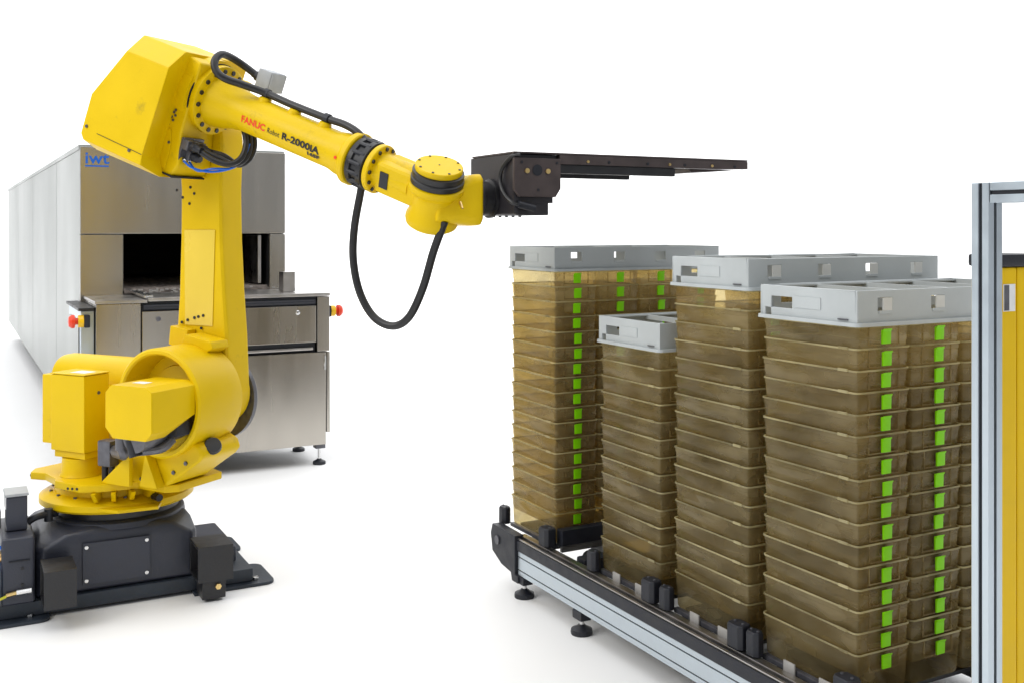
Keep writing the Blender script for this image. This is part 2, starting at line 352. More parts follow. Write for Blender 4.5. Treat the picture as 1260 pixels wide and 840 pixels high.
def pocket(u0, u1, v0, v1, z0, z1):
    t = .012; m = MB(UV)
    outer = [(v0, z0), (v1, z0), (v1, z1), (v0, z1)]; inner = [(v0+t, z0+t), (v1-t, z0+t), (v1-t, z1-t), (v0+t, z1-t)]
    vsx = [(u, a, b) for u in (u0, u1) for ring in (outer, inner) for a, b in ring]
    fs = []
    for i in range(4):
        j = (i+1) % 4
        fs += [(i, j, 8+j, 8+i), (4+i, 12+i, 12+j, 4+j), (i, 4+i, 4+j, j), (8+i, 8+j, 12+j, 12+i)]
    m._add(vsx, fs); return m.build('fork_pocket', M['black'], rb, .002)
pocket(.305, .415, 4.10, 4.275, .085, .222)
p2 = pocket(.85, .985, 4.14, 4.30, .085, .222)
MB(UV).box(.87, .96, 4.16, 4.27, .012, .083).build('pocket_bracket', M['black'], p2, .003)
MB(UV).lathe([(.001, 0), (.012, 0), (.012, .01), (.001, .011)], (.93, 4.159, .06), (0, -1, 0), 6).build('bolt', M['brass'], p2)
# turntable
tt = MB(RB)
tt.lathe([(.285, .352), (.297, .362), (.297, .385), (.275, .398), (.24, .405), (.235, .44)], n=56)
turn = tt.build('turntable', Y, rb)
dk = MB(RB)
def rp(r, a): return (r*math.cos(R(a)), r*math.sin(R(a)))
deck = [rp(.33, -150), rp(.33, -138), rp(.272, -130), rp(.262, -105), rp(.285, -98), rp(.315, -70), rp(.31, -58), rp(.30, -30), (.40, -.16), (.44, -.12), (.44, .12), (.30, .18), rp(.27, 90), rp(.27, 135), rp(.27, 180)]
dk.prism(deck, .442, .472, 'z')
d_ = dk.build('deck_plate', Y, rb, .006)
for a in (-96, -84, -72):
    pass
hole = MB(RB)
for a in (-148, -144, -140): hole.lathe([(.001, 0), (.0055, 0), (.0055, .001), (.001, .001)], (*rp(.331, a), .457), (*rp(1, a), 0), 8)
for a in (-79, -75.5, -72): hole.lathe([(.001, 0), (.0055, 0), (.0055, .001), (.001, .001)], (*rp(.312, a), .457), (*rp(1, -80), 0), 8)
for k in range(6): hole.lathe([(.001, 0), (.004, 0), (.004, .001), (.001, .001)], (*rp(.2362, -120+5*k), .42), (*rp(1, -120+5*k), 0), 8)
tag(hole.build('threaded_holes', M['blackprint'], d_), kind='stuff')
for a in (-60, -47, -34, -20):
    q = rp(.25, a); T = RB @ Matrix.Rotation(R(a), 4, 'Z')
    MB(T).prism([(.22, .40), (.29, .40), (.33, .44), (.22, .44)], -.008, .008, 'y').build('gusset', Y, d_, .002)
MB(RB).prism([rp(.29, -62), rp(.345, -44), rp(.36, -20), rp(.29, -10)], .366, .378, 'z').build('stop_ring', Y, turn, .002)
MB(RB @ Matrix.Rotation(R(-18), 4, 'Z')).cyl((.30, 0, .405), (.345, 0, .405), .014, 12).build('stopper', M['black'], d_)
# shoulder pedestal and drum
JX, JZ = .41, .79
pd = MB(RB)
pd.prism([(.12, .472), (.42, .472), (.575, .575), (.60, .60), (.585, .635), (.53, .66), (.50, .73), (.28, .75), (.17, .62)], -.17, .05, 'y')
ped = pd.build('shoulder_pedestal', Y, rb, .016, 3)
MB(RB).prism([(.15, .472), (.30, .472), (.30, .60)], -.235, -.215, 'y').build('gusset', Y, ped, .004)
MB(RB).prism([(.33, .472), (.42, .472), (.36, .60)], -.215, -.172, 'y').build('gusset', Y, ped, .004)
MB(RB).lathe([(.001, 0), (.03, 0), (.034, .012), (.03, .024), (.001, .026)], (.583, -.10, .622), (.65, -.5, .57), 20).build('rubber_stop', M['rubber'], ped)
dm = MB(RB)
ro, ri = .207, .180
dm.lathe([(ri-.005, .12), (ri, .03), (ri+.002, .006), (ri+.008, 0), (ro-.008, 0), (ro, .008), (ro+.002, .17), (ro-.012, .25)], (JX, -.205, JZ), (0, 1, 0), 64)
drum = dm.build('shoulder_drum', Y, rb)
MB(RB).lathe([(.001, 0), (.13, 0), (.135, -.012), (.172, -.014), (.172, -.03), (.001, -.03)], (JX, -.095, JZ), (0, -1, 0), 48).build('drum_back', Y, drum)
# horizontal round housing behind the motor box
MB(RB).lathe([(.001, 0), (.055, .004), (.083, .03), (.09, .07), (.09, .5), (.06, .52)], (-.43, .10, .818), (1, 0, .0), 32).build('spring_housing', Y, rb)
MB(RB).box(-.10, .22, -.02, .19, .472, .80).build('column', Y, rb, .03, 3)
# first-axis motor box
mo = MB(RB)
mo.prism([(-.129, .572), (.052, .572), (.052, .872), (-.129, .872)], -.222, -.095, 'y')
mc = mo.build('motor_box', Y, rb, .005)
MB(RB).box(-.197, -.13, -.205, -.10, .592, .866).build('side_box', Y, mc, .005)
MB(RB).box(-.131, .054, -.223, -.094, .8735, .878).build('box_lid', Y, mc, .002)
MB(RB).box(-.12, .045, -.212, -.10, .545, .571).build('mount_flange', Y, mc, .004)
MB(RB).lathe([(.082, 0), (.075, .012), (.072, .07)], (-.035, -.155, .473), (0, 0, 1), 28).build('motor_neck', Y, mc)
lb = MB(RB).box(-.06, .02, -.19, -.13, .8782, .8787).build('top_label', M['label'], mc)
MB(RB).lathe([(.001, 0), (.007, 0), (.006, .004), (.001, .004)], (.0525, -.15, .80), (1, 0, 0), 10).build('screw', M['conn'], mc)
# second-axis motor cover: octagonal box projecting from the drum
oc = [(.372, .735), (.408, .698), (.562, .698), (.592, .728), (.592, .872), (.560, .890), (.402, .890), (.372, .862)]
cv = MB(RB); y0, y1 = -.42, -.20
cv.loft([[(p, y0, q) for p, q in oc], [(p, -.26, q) for p, q in oc[:2]]+[(.562, -.33, .698), (.592, -.33, .728)]+[(p, -.24, q) for p, q in oc[4:]],
         [(.372, y1, .76), (.408, y1, .76), (.562, y1, .76), (.592, y1, .765)]+[(p, y1, q) for p, q in oc[4:]]])
cover2 = cv.build('motor_cover', Y, rb, .004)
MB(RB).box(.44, .50, -.36, -.32, .8905, .8912).build('warning_label', M['label'], cover2)
mm_ = MB(RB).cyl((.48, -.39, .70), (.48, -.12, .72), .055, 20).build('drive_motor', M['conn'], rb)
MB(RB).box(.50, .575, -.28, -.21, .69, .745).build('motor_flange', M['blackp'], rb, .006)
cn2 = MB(RB).cyl((.39, -.36, .70), (.39, -.36, .645), .022, 12).build('plug', M['conn'], rb)
MB(RB).tube([(.39, -.36, .655), (.39, -.35, .625), (.33, -.30, .61), (.25, -.25, .60), (.20, -.21, .60)], .019, 10).build('plug_cable', M['conn'], cn2)
MB(RB).cyl((.45, -.37, .69), (.47, -.37, .63), .024, 12).build('plug', M['blackp'], rb)
MB(RB).tube([(.46, -.36, .645), (.52, -.30, .65), (.54, -.26, .68)], .017, 10).build('plug_cable', M['conn'], rb)
pg = MB(RB).box(.135, .20, -.235, -.185, .535, .635).build('pulse_coder', M['conn'], rb, .008)
for a in (.15, .185): MB(RB).cyl((a, -.21, .473), (a, -.21, .534), .012, 10).build('cable_gland', M['blackp'], pg)
fx = MB(RB)
for a, z in ((.15, .49), (.20, .49), (.30, .49), (.40, .49), (.46, .53), (.52, .57)): fx.lathe([(.001, 0), (.008, 0), (.008, .006), (.001, .006)], (a, -.1705, z), (0, -1, 0), 6)
for k in range(10):
    a = R(-170+k*22); fx.lathe([(.001, 0), (.007, 0), (.007, .006), (.001, .006)], (.252*math.cos(a), .252*math.sin(a), .402), (0, 0, 1), 6)
tag(fx.build('fixing_bolts', M['conn'], rb), kind='stuff')
# lower arm
la = MB(RB)
AC = (.405, .79)
out = arc(*AC, .132, 165, 375, 22)+[(.523, 1.02), (.508, 1.20), (.496, 1.40), (.492, 1.60), (.50, 1.76)]+arc(.385, 1.80, .115, 0, 180, 10)+[(.285, 1.60), (.283, 1.40), (.275, 1.18), (.262, 1.02)]
la.prism(out, .05, .185, 'y')
arm = la.build('lower_arm', Y, rb, .02, 3)
MB(RB).lathe([(.001, 0), (.13, 0), (.162, .012), (.176, .03), (.176, .05), (.001, .05)], (.372, .237, .762), (0, -1, 0), 48).build('rear_cover', M['conn'], rb)
MB(RB).prism([(.315, 1.06), (.455, 1.06), (.468, 1.44), (.31, 1.44)], .046, .0495, 'y').build('arm_highlight_patch', M['arm_sheen'], arm, .002)  # added thin patch, paints the bright reflection on the lower arm
bk = MB(RB).prism([(.27, .985), (.36, .96), (.37, 1.045), (.28, 1.06)], .0, .05, 'y').build('stop_bracket', Y, arm, .006)
MB(RB).prism([(.37, .975), (.43, .925), (.54, .985), (.53, 1.012), (.40, 1.035)], -.05, .048, 'y').build('stop_bracket', Y, arm, .008)
hs = MB(RB)
for a, z in ((.27, 1.60), (.36, 1.585), (.335, 1.545), (.30, 1.57), (.34, 1.61), (.355, 1.03), (.40, 1.05), (.30, 1.07), (.33, 1.08), (.365, 1.09), (.385, 1.095), (.41, 1.10), (.35, .99)):
    hs.lathe([(.001, 0), (.006, 0), (.006, .003), (.001, .003)], (a, .0505 if z > 1.2 else .0455, z), (0, -1, 0), 8)
tag(hs.build('bolt_heads', M['blackprint'], arm), kind='stuff')
# elbow casting, ring and motor cover (forearm frame)
el = MB(FA)
el.prism([(-.34, .12), (-.06, .138), (-.012, .128), (-.012, -.15), (-.0, -.19), (.02, -.27), (.0, -.318), (-.06, -.335), (-.30, -.33)], -.132, .05, 'y')
elbow = el.build('elbow_casting', Y, rb, .012, 3)
MB(FA).prism([(-.30, .08), (-.02, .09), (-.02, -.16), (-.05, -.31), (-.30, -.32)], .05, .20, 'y').build('elbow_rear', Y, elbow, .015)
MB(FA).prism([(-.17, -.16), (-.06, -.15), (-.04, -.21), (-.035, -.30), (-.12, -.315), (-.18, -.30)], -.137, -.1325, 'y').build('service_plate', Y, elbow, .003)
MB(FA).box(-.075, .012, -.138, .04, -.322, -.316).build('joint_gap', M['groove'], elbow)
ring = MB(FA)
ring.lathe([(.150, -.10), (.150, -.028), (.139, -.026), (.139, -.020)], (0, 0, 0), (1, 0, 0), 56)
rg = ring.build('ring_seat', Y, elbow)
MB(FA).lathe([(.1405, -.0205), (.1405, -.0165)], (0, 0, 0), (1, 0, 0), 56).build('ring_gap', M['groove'], rg)
bo = MB(FA)
for a, b in ((-.02, .05), (-.03, -.02), (-.02, -.20), (-.16, -.28), (-.06, -.29), (-.155, -.17), (-.07, -.165), (-.035, -.075), (-.04, -.085), (-.03, -.095), (-.045, -.105), (-.035, -.115), (-.05, -.135)):
    bo.lathe([(.001, 0), (.0055, 0), (.0055, .003), (.001, .003)], (a-.03, -.1325 if b > -.15 else -.1375, b), (0, -1, 0), 8)
tag(bo.build('bolt_heads', M['conn'], elbow), kind='stuff')
fc = [(-.382, -.285), (-.382, -.127), (-.266, .082), (-.045, .084), (-.055, -.258), (-.050, -.300), (-.362, -.305)]
oc2 = [(-.425, -.295), (-.425, -.10), (-.30, .150), (-.075, .150), (-.075, -.27), (-.03, -.335), (-.38, -.345)]
ec = MB(FA)
ec.loft([[(a, -.25, b) for a, b in fc], [(a, -.155, b) for a, b in oc2], [(a, .12, b) for a, b in oc2], [(a+.03*(a < -.2), .20, b*.9) for a, b in oc2]])
cov = ec.build('counterweight_cover', Y, rb, .006, 2, 25, 12)
sw = MB(FA)
for a, b in ((-.36, -.25), (-.12, -.265)): sw.lathe([(.001, 0), (.007, 0), (.006, .004), (.001, .004)], (a, -.2505, b), (0, -1, 0), 10)
tag(sw.build('cover_screws', M['conn'], cov), kind='stuff')
MB(FA).box(-.30, -.058, -.2515, -.2495, -.2605, -.2585).build('cover_seam', M['blackprint'], cov)
# forearm
fm = MB(FA)
fm.lathe([(.10, -.03), (.135, -.016), (.137, -.012), (.137, .010), (.131, .014), (.104, .016), (.100, .03), (.096, .06), (.080, .11), (.073, .16), (.072, .58), (.074, .60), (.080, .625), (.083, .66), (.097, .672), (.099, .676), (.099, .694), (.095, .698), (.06, .70)], (0, 0, 0), (1, 0, 0), 56)
fore = fm.build('forearm', Y, rb, 0)
bo = MB(FA)
for k in range(16):
    a = 2*math.pi*(k+.5)/16
    bo.lathe([(.001, 0), (.0095, 0), (.0095, .006), (.001, .006)], (.0135, .119*math.cos(a), .119*math.sin(a)), (1, 0, 0), 8)
tag(bo.build('flange_bolts', M['black'], fore), kind='stuff')
for s_ in (.225, .372, .519):
    MB(FA).lathe([(.026, 0), (.024, .016), (.018, .02), (.001, .02)], (s_, -.008, .064), (0, 0, 1), 16).build('hose_boss', Y, fore)
MB(FA).lathe([(.001, 0), (.006, 0), (.006, .003), (.001, .003)], (.655, -.083, -.01), (0, -1, 0), 10).build('plug', M['redprint'], fore)
def on_arm(s0, p0, r=.0743):
    def f(x, y):
        ph = R(p0)+y/r
        return FA @ Vector((s0+x, -r*math.cos(ph), r*math.sin(ph)))
    return f
text('lettering', 'FANUC', .036, M['redprint'], on_arm(.192, -22), fore, bold=.0012, width=.118)
text('lettering', 'Robot', .030, M['blackprint'], on_arm(.321, -22), fore, width=.060, shear=.15)
text('lettering', 'R-2000iA', .036, M['blackprint'], on_arm(.393, -22), fore, bold=.0013, width=.178)
text('lettering', '165F', .020, M['blackprint'], on_arm(.513, -38), fore, bold=.0011, width=.058)
# wrist: black collar, second flange, neck, wrist housing
wc = MB(FA).lathe([(.085, .70), (.090, .704), (.090, .722), (.082, .726), (.082, .748), (.091, .752), (.091, .772), (.08, .779)], (0, 0, 0), (1, 0, 0), 40).build('wrist_collar', M['black'], rb)
kb = MB(FA)
for k in range(14):
    a = 2*math.pi*k/14
    kb.cyl((.715, .085*math.cos(a), .085*math.sin(a)), (.765, .085*math.cos(a), .085*math.sin(a)), .0085, 8)
tag(kb.build('collar_bolts', M['blackp'], wc), kind='stuff')
wf = MB(FA).lathe([(.07, .779), (.089, .781), (.091, .784), (.091, .800), (.088, .803), (.066, .806), (.062, .85), (.064, .91), (.066, .96)], (0, 0, 0), (1, 0, 0), 40).build('wrist_flange', Y, rb)
bo = MB(FA)
for k in range(12):
    a = 2*math.pi*(k+.3)/12
    bo.lathe([(.001, 0), (.0075, 0), (.0075, .006), (.001, .006)], (.8035, .078*math.cos(a), .078*math.sin(a)), (1, 0, 0), 8)
tag(bo.build('flange_bolts', M['black'], wf), kind='stuff')
FW = FA @ Matrix.Rotation(R(20), 4, 'X')
nk = MB(FW).box(  .815, 1.01, -.062, .062, -.062, .058).build('wrist_neck', Y, rb, .022, 3)
MB(FW).box(.842, .878, -.066, -.0615, -.032, .030).build('neck_cover', M['blackp'], nk, .004)
S5 = 1.04
wh = MB(FW).lathe([(.05, -.128), (.078, -.126), (.092, -.116), (.096, -.10), (.094, -.086), (.084, -.066), (.080, -.04), (.080, -.005), (.088, .008), (.098, .014), (.100, .018), (.100, .036), (.09, .04)], (S5, 0, 0), (0, 0, 1), 48).build('wrist_housing', Y, rb)
MB(FW).lathe([(.088, .038), (.094, .042), (.094, .058), (.089, .062), (.091, .066), (.091, .084), (.08, .088)], (S5, 0, 0), (0, 0, 1), 48).build('wrist_joint_ring', M['black'], wh)
wcp = MB(FW).lathe([(.082, .086), (.0835, .09), (.0835, .104), (.081, .107), (.001, .1075)], (S5, 0, 0), (0, 0, 1), 48).build('wrist_cap', Y, wh)
bo = MB(FW)
for k in range(8):
    a = 2*math.pi*k/8+.3
    bo.lathe([(.001, 0), (.0045, 0), (.0045, .003), (.001, .003)], (S5+.073*math.cos(a), .073*math.sin(a), .1065), (0, 0, 1), 8)
bo.lathe([(.001, 0), (.003, 0), (.003, .002), (.001, .002)], (S5, 0, .107), (0, 0, 1), 8)
tag(bo.build('cap_screws', M['blackprint'], wcp), kind='stuff')
# sixth-axis housing pointing along the grid
J5 = FA @ Vector((S5, 0, 0)); HS = Matrix.Translation(J5) @ Matrix.Rotation(GRID, 4, 'Z')
hb = MB(HS)
def rr(x, w_, z0, z1, c): return [(x, -w_+c, z0), (x, w_-c, z0), (x, w_, z0+c), (x, w_, z1-c), (x, w_-c, z1), (x, -w_+c, z1), (x, -w_, z1-c), (x, -w_, z0+c)]
hb.loft([rr(-.02, .060, -.104, .0, .02), rr(.05, .066, -.108, .02, .02), rr(.108, .084, -.116, .062, .02), rr(.146, .088, -.114, .068, .02)])
h6 = hb.build('tool_housing', Y, rb, .018, 3)
MB(HS).lathe([(.076, .146), (.078, .149), (.078, .157), (.073, .161), (.062, .163), (.062, .19), (.05, .192)], (0, 0, -.018), (1, 0, 0), 36).build('tool_flange', M['black'], h6)
MB(HS).lathe([(.001, 0), (.006, 0), (.005, .016), (.003, .03), (.001, .03)], (.055, -.083, -.035), (0, -.7, -.7), 10).build('grease_nipple', M['brass'], h6)
# hoses and cables
ho = MB(FA)
ho.tube([(.107, .06, .137), (.049, .03, .160), (.030, -.03, .178), (.032, -.09, .182), (.044, -.128, .155), (.070, -.135, .123), (.108, -.12, .107), (.15, -.075, .104), (.195, -.03, .101), (.24, -.010, .099), (.30, -.008, .097), (.372, -.008, .096), (.519, -.008, .098), (.60, -.01, .102), (.66, -.012, .095), (.70, -.012, .078), (.722, -.012, .062)], .0145, 14, 8)
hose = ho.build('dress_hose', M['rubber'], rb)
for s_ in (.225, .519):
    MB(FA).lathe([(.0195, -.012), (.0195, .012)], (s_, -.008, .098), (1, 0, 0), 16).build('hose_clamp', M['blackp'], hose, .003)
lp = MB(RB).tube([(1.205, -.01, 1.66), (1.190, -.01, 1.58), (1.163, -.01, 1.45), (1.158, -.01, 1.332), (1.186, -.01, 1.215), (1.246, -.01, 1.129), (1.325, -.01, 1.1), (1.392, -.01, 1.134), (1.448, -.01, 1.236), (1.491, -.01, 1.365), (1.535, -.01, 1.47)], .0145, 14, 8).build('dress_hose', M['rubber'], rb)
jb = MB(FA).box(.118, .185, .035, .125, .098, .176).build('junction_box', M['grey'], rb, .006)
MB(FA).lathe([(.02, 0), (.02, .02), (.014, .024), (.014, .04)], (.119, .06, .137), (-1, 0, .1), 14).build('gland', M['blackp'], jb)
MB(FA).box(.1855, .189, .038, .122, .101, .173).build('box_lid', M['grey'], jb)
# plug cluster on the front of the elbow
for (yy, zz, l_) in ((-.105, -.185, .085), (-.055, -.19, .09), (-.08, -.225, .07)):
    c1 = MB(FA).box(-.004, .035, yy-.024, yy+.024, zz-.02, zz+.02).build('cable_plug', M['conn'], rb, .005)
    MB(FA).lathe([(.019, .035), (.019, .055), (.015, .06), (.013, l_)], (0, yy, zz), (1, 0, 0), 14).build('plug_nut', M['blackp'], c1)
MB(FA).box(-.002, .012, -.13, -.02, -.255, -.16).build('plug_panel', M['conn'], elbow, .004)
for k, dy in enumerate((-.02, .005, .03)):
    MB(FA).tube([(.07, -.08+dy, -.19), (.13, -.06+dy, -.205+.01*k), (.185, -.03+dy, -.20), (.205, 0+dy, -.165), (.19, .02+dy, -.11), (.15, .02+dy, -.05), (.12, .02+dy, -.02)], .0115, 10).build('signal_cable', M['rubber'], rb)
for k in range(2):
    MB(FA).tube([(.01, -.11+.03*k, -.245), (.06, -.10+.03*k, -.262-.01*k), (.12, -.06, -.255+.012*k), (.18, -.02, -.215), (.205, .0, -.165), (.195, .015, -.11)], .0045, 8).build('air_hose', M['blue'], rb)
for k in range(2): MB(FA).cyl((-.004, -.11+.03*k, -.245), (.022, -.11+.03*k, -.247), .008, 10).build('air_fitting', M['chrome'], rb)
# cable entry clutter at the left of the base
ck = MB(UV).box(.195, .268, 4.36, 4.46, .318, .445).build('switch_box', M['dark'], rb, .006)
MB(UV).box(.19, .272, 4.35, 4.47, .447, .458).build('box_top', M['grey'], ck, .003)
MB(UV).box(.192, .196, 4.365, 4.455, .40, .445).build('box_label', M['label'], ck)
MB(UV).box(.10, .178, 4.36, 4.50, .33, .40).build('terminal_block', M['blackp'], rb, .006)
MB(UV).box(.11, .17, 4.42, 4.5, .405, .47).build('terminal_block', M['blackp'], rb, .006)
MB(UV).cyl((.345, 4.42, .325), (.345, 4.42, .372), .016, 12).build('fitting', M['blackp'], rb)
MB(UV).tube([(.27, 4.40, .335), (.30, 4.40, .35), (.345, 4.42, .352), (.375, 4.44, .345)], .013, 10).build('elbow_fitting', M['blackp'], rb)
MB(UV).cyl((.178, 4.30, .245), (.135, 4.30, .247), .02, 12).build('brass_fitting', M['brass'], rb)
MB(UV).cyl((.15, 4.30, .222), (.10, 4.30, .222), .014, 6).build('brass_fitting', M['brass'], rb)
for k in range(5):
    b = 4.29+.035*k; z = .28-.03*k
    MB(UV).tube([(.176, b, z), (.13, b, z+.01), (.10, b, z-.03), (.09, b-.01, z-.09), (.02, b, .12), (-.1, b, .09)], .007, 8).build('blue_cable', M['blue'], rb)
MB(UV).cyl((.145, 4.275, .10), (.145, 4.275, .20), .026, 14).build('cyan_fitting', M['cyan'], rb)
MB(UV).cyl((.115, 4.31, .08), (.115, 4.31, .17), .02, 14).build('cyan_fitting', M['cyan'], rb)
MB(UV).cyl((.145, 4.275, .20), (.145, 4.275, .215), .018, 6).build('fitting_nut', M['chrome'], rb)
eg = MB(UV).cyl((.275, 4.262, .118), (.225, 4.262, .116), .012, 10).build('earth_lug', M['chrome'], rb)
MB(UV).cyl((.225, 4.262, .116), (.19, 4.26, .112), .008, 10).build('brass_sleeve', M['brass'], eg)
MB(UV).tube([(.20, 4.26, .112), (.14, 4.25, .095), (.05, 4.25, .075), (-.05, 4.26, .075)], .005, 8).build('earth_wire', M['wire'], eg)

# ------------------------------------------------------------------ gripper on the tool flange
gr = empty('fork_gripper', uvw(1.80, 3.37, 1.50), GRID)
tag(gr, 'dark fork gripper with long flat tine held out by the yellow robot wrist', 'gripper')
G = UV
gz_ = J5.z-.018
MB(G).lathe([(.060, 0), (.060, .012), (.070, .016), (.070, .027)], (1.694, 3.376, gz_), (1, 0, 0), 36).build('adapter_disc', M['black'], gr)
bd_ = MB(G).wall([3.205, 3.545], [1.495, 1.705], [], 1.722, 1.740, lambda a, b, c: (b, a, c)).build('back_plate', M['grip'], gr, .003)
bx_ = MB(G).box(1.741, 1.90, 3.215, 3.535, 1.57, 1.704).build('body', M['grip'], gr, .004)
MB(G).box(1.741, 1.872, 3.225, 3.525, 1.492, 1.569).build('lower_body', M['grip'], gr, .004)
MB(G).box(1.741, 1.888, 3.222, 3.53, 1.535, 1.5685).build('lower_flange', M['grip'], gr, .002)
fp = MB(G).prism([(1.716, 1.69), (1.902, 1.69), (1.902, 1.585), (1.882, 1.555), (1.735, 1.555), (1.716, 1.58)], 3.190, 3.2045, 'y').build('side_plate', M['gripb'], gr, .004)
MB(G).lathe([(.001, 0), (.017, 0), (.019, .0012), (.0195, 0.002), (.001, .002)], (1.806, 3.1895, 1.648), (0, -1, 0), 24).build('bore', M['groove'], fp)
for a in (1.765, 1.848): MB(G).lathe([(.001, 0), (.009, 0), (.009, .005), (.001, .005)], (a, 3.1895, 1.645), (0, -1, 0), 12).build('yellow_screw', M['brass'], fp)
for a, z in ((1.745, 1.675), (1.885, 1.675), (1.81, 1.58)): MB(G).lathe([(.001, 0), (.005, 0), (.005, .002), (.001, .002)], (a, 3.1895, z), (0, -1, 0), 8).build('screw', M['blackp'], fp)
tn = MB(G).box(1.72, 2.756, 3.20, 3.53, 1.7055, 1.712).build('fork_plate', M['gripb'], gr, .002)
for b in (3.20, 3.50): MB(G).prism([(1.903, 1.672), (2.60, 1.672), (2.756, 1.676), (2.756, 1.705), (1.903, 1.705)], b, b+.03, 'y').build('tine', M['gripb'], tn, .002)
for b in (3.206, 3.506):
    MB(G).box(1.903, 2.41, b, b+.022, 1.640, 1.6715).build('tine_channel', M['black'], tn, .003)
MB(G).prism([(2.52, 1.660), (2.62, 1.666), (2.745, 1.6745), (2.50, 1.6745)], 3.25, 3.45, 'y').build('end_wedge', M['gripb'], tn)
for a in (2.02, 2.11, 2.28, 2.38, 2.45, 2.58, 2.69): MB(G).lathe([(.001, 0), (.006, 0), (.005, .003), (.001, .003)], (a, 3.1995, 1.684), (0, -1, 0), 8).build('screw', M['brass'] if a in (2.02, 2.58, 2.38) else M['blackp'], tn)
MB(G).tube([(1.74, 3.19, 1.70), (1.72, 3.215, 1.694), (1.713, 3.27, 1.66), (1.710, 3.285, 1.62), (1.711, 3.26, 1.57), (1.722, 3.215, 1.535), (1.75, 3.20, 1.525), (1.79, 3.20, 1.52)], .0075, 10).build('sensor_cable', M['rubber'], gr)
MB(G).cyl((1.735, 3.20, 1.530), (1.80, 3.20, 1.516), .013, 12).build('sensor', M['blackp'], gr)
for k in range(6): MB(G).lathe([(.001, 0), (.006, 0), (.006, .006), (.001, .006)], (1.77, 3.25+.05*k, 1.4915), (0, 0, -1), 8).build('screw', M['blackp'], gr)

# ------------------------------------------------------------------ conveyor
cv_ = empty('roller_conveyor', uvw(2.4, 2.9))
tag(cv_, 'low black and aluminium transport conveyor carrying the stacked amber cages', 'conveyor')
VN, VE = 1.86, 3.66
for side, u in ((-1, 1.985), (1, 2.905)):
    d = -side                                                       # inward
    def bx(m, a, b, v0, v1, z0, z1):
        x0, x1 = sorted((u+d*a, u+d*b)); return m.box(x0, x1, v0, v1, z0, z1)
    m = MB(UV)
    for z0, z1 in ((.085, .1035), (.1075, .1545), (.1585, .177)): bx(m, 0, .035, VN, VE, z0, z1)
    rail = m.build('aluminium_rail', M['alu'], cv_, .0015)
    m = MB(UV); bx(m, .004, .033, VN+.002, VE-.002, .1036, .1074); bx(m, .004, .033, VN+.002, VE-.002, .1546, .1584)
    m.build('rail_slot', M['groove'], rail)
    m = MB(UV); bx(m, -.004, .03, VN, VE+.02, .1785, .219); m.build('black_guide', M['blackp'], cv_, .004)
    m = MB(UV); bx(m, .002, .012, VN, VE+.03, .2195, .226); bx(m, .022, .050, VN, VE+.03, .2195, .232); m.build('chain_track', M['steel_t'], cv_, .002)
    bk_ = MB(UV).prism([(VE+.005, .236), (VE+.20, .240), (VE+.215, .20), (VE+.20, .13), (VE+.12, .095), (VE+.04, .085), (VE+.03, .055), (VE-.02, .055), (VE-.02, .084), (VE+.005, .086)], u+d*-.012, u+d*.03, 'x').build('end_bracket', M['blackp'], cv_, .004)
    MB(UV).cyl((u+d*-.018, VE+.15, .185), (u+d*-.012, VE+.15, .185), .018, 14).build('bearing_cap', M['conn'], bk_)
    MB(UV).box(min(u, u+d*.05), max(u, u+d*.05), VE+.216, VE+.235, .17, .205).build('sensor', M['blackp'], bk_, .003)
    for v in (3.64, 3.215, 2.45, 1.95):
        f_ = foot(cv_, UV, u+d*.018, v, .06)
        MB(UV).box(u+d*.018-.022, u+d*.018+.022, v-.03, v+.03, .053, .0845).build('foot_block', M['blackp'], f_, .004)
for v in (VE+.13, VE-.26, 2.78, 2.33, VN+.04): MB(UV).box(2.022, 2.868, v-.02, v+.02, .12, .175).build('cross_beam', M['blackp'], cv_, .003)
for u in (2.30, 2.60): MB(UV).box(u-.04, u+.04, VN, VE+.15, .1755, .215).build('inner_track', M['black'], cv_, .003)
MB(UV).tube([(2.06, 3.30, .19), (2.12, 3.36, .23), (2.20, 3.33, .21), (2.27, 3.36, .19)], .012, 10).build('drag_cable', M['rubber'], cv_)
MB(UV).box(2.05, 2.16, 3.27, 3.33, .1755, .24).build('lift_cylinder', M['blackp'], cv_, .01)

# ------------------------------------------------------------------ cage stacks
def rrect(w_, l_, r, z, k=3):
    p = []
    for cx, cy, a in ((w_-r, l_-r, 0), (-w_+r, l_-r, 90), (-w_+r, -l_+r, 180), (w_-r, -l_+r, 270)):
        p += [(cx+r*math.cos(R(a+90*i/k)), cy+r*math.sin(R(a+90*i/k)), z) for i in range(k+1)]
    return p
HW, HL = .0965, .1785
def shell(rings):
    m = MB(); n = len(rings[0]); v = [p for r in rings for p in r]; fs = []
    for k in range(len(rings)-1): fs += [(k*n+i, k*n+(i+1) % n, (k+1)*n+(i+1) % n, (k+1)*n+i) for i in range(n)]
    fs.append(tuple(range((len(rings)-1)*n, len(rings)*n)))
    return m._add(v, fs)
tub_me = shell([rrect(HW, HL, .013, 0, 2), rrect(HW-.0003, HL-.0003, .013, -.016, 2), rrect(HW-.0016, HL-.0016, .013, -.0172, 2), rrect(HW-.0020, HL-.0020, .013, -.040, 2), rrect(HW-.0030, HL-.0030, .013, -.0412, 2), rrect(HW-.0048, HL-.0048, .014, -.108, 2), rrect(HW-.008, HL-.008, .014, -.115, 2)]).mesh('tub', M['amber'], W, ang=40)
rm = MB(); rings = [rrect(HW+.0005, HL+.0005, .013, .001), rrect(HW+.0020, HL+.0030, .014, .001), rrect(HW+.0022, HL+.0032, .014, -.0028), rrect(HW+.0014, HL+.002, .014, -.0038), rrect(HW+.0005, HL+.0005, .013, -.004)]
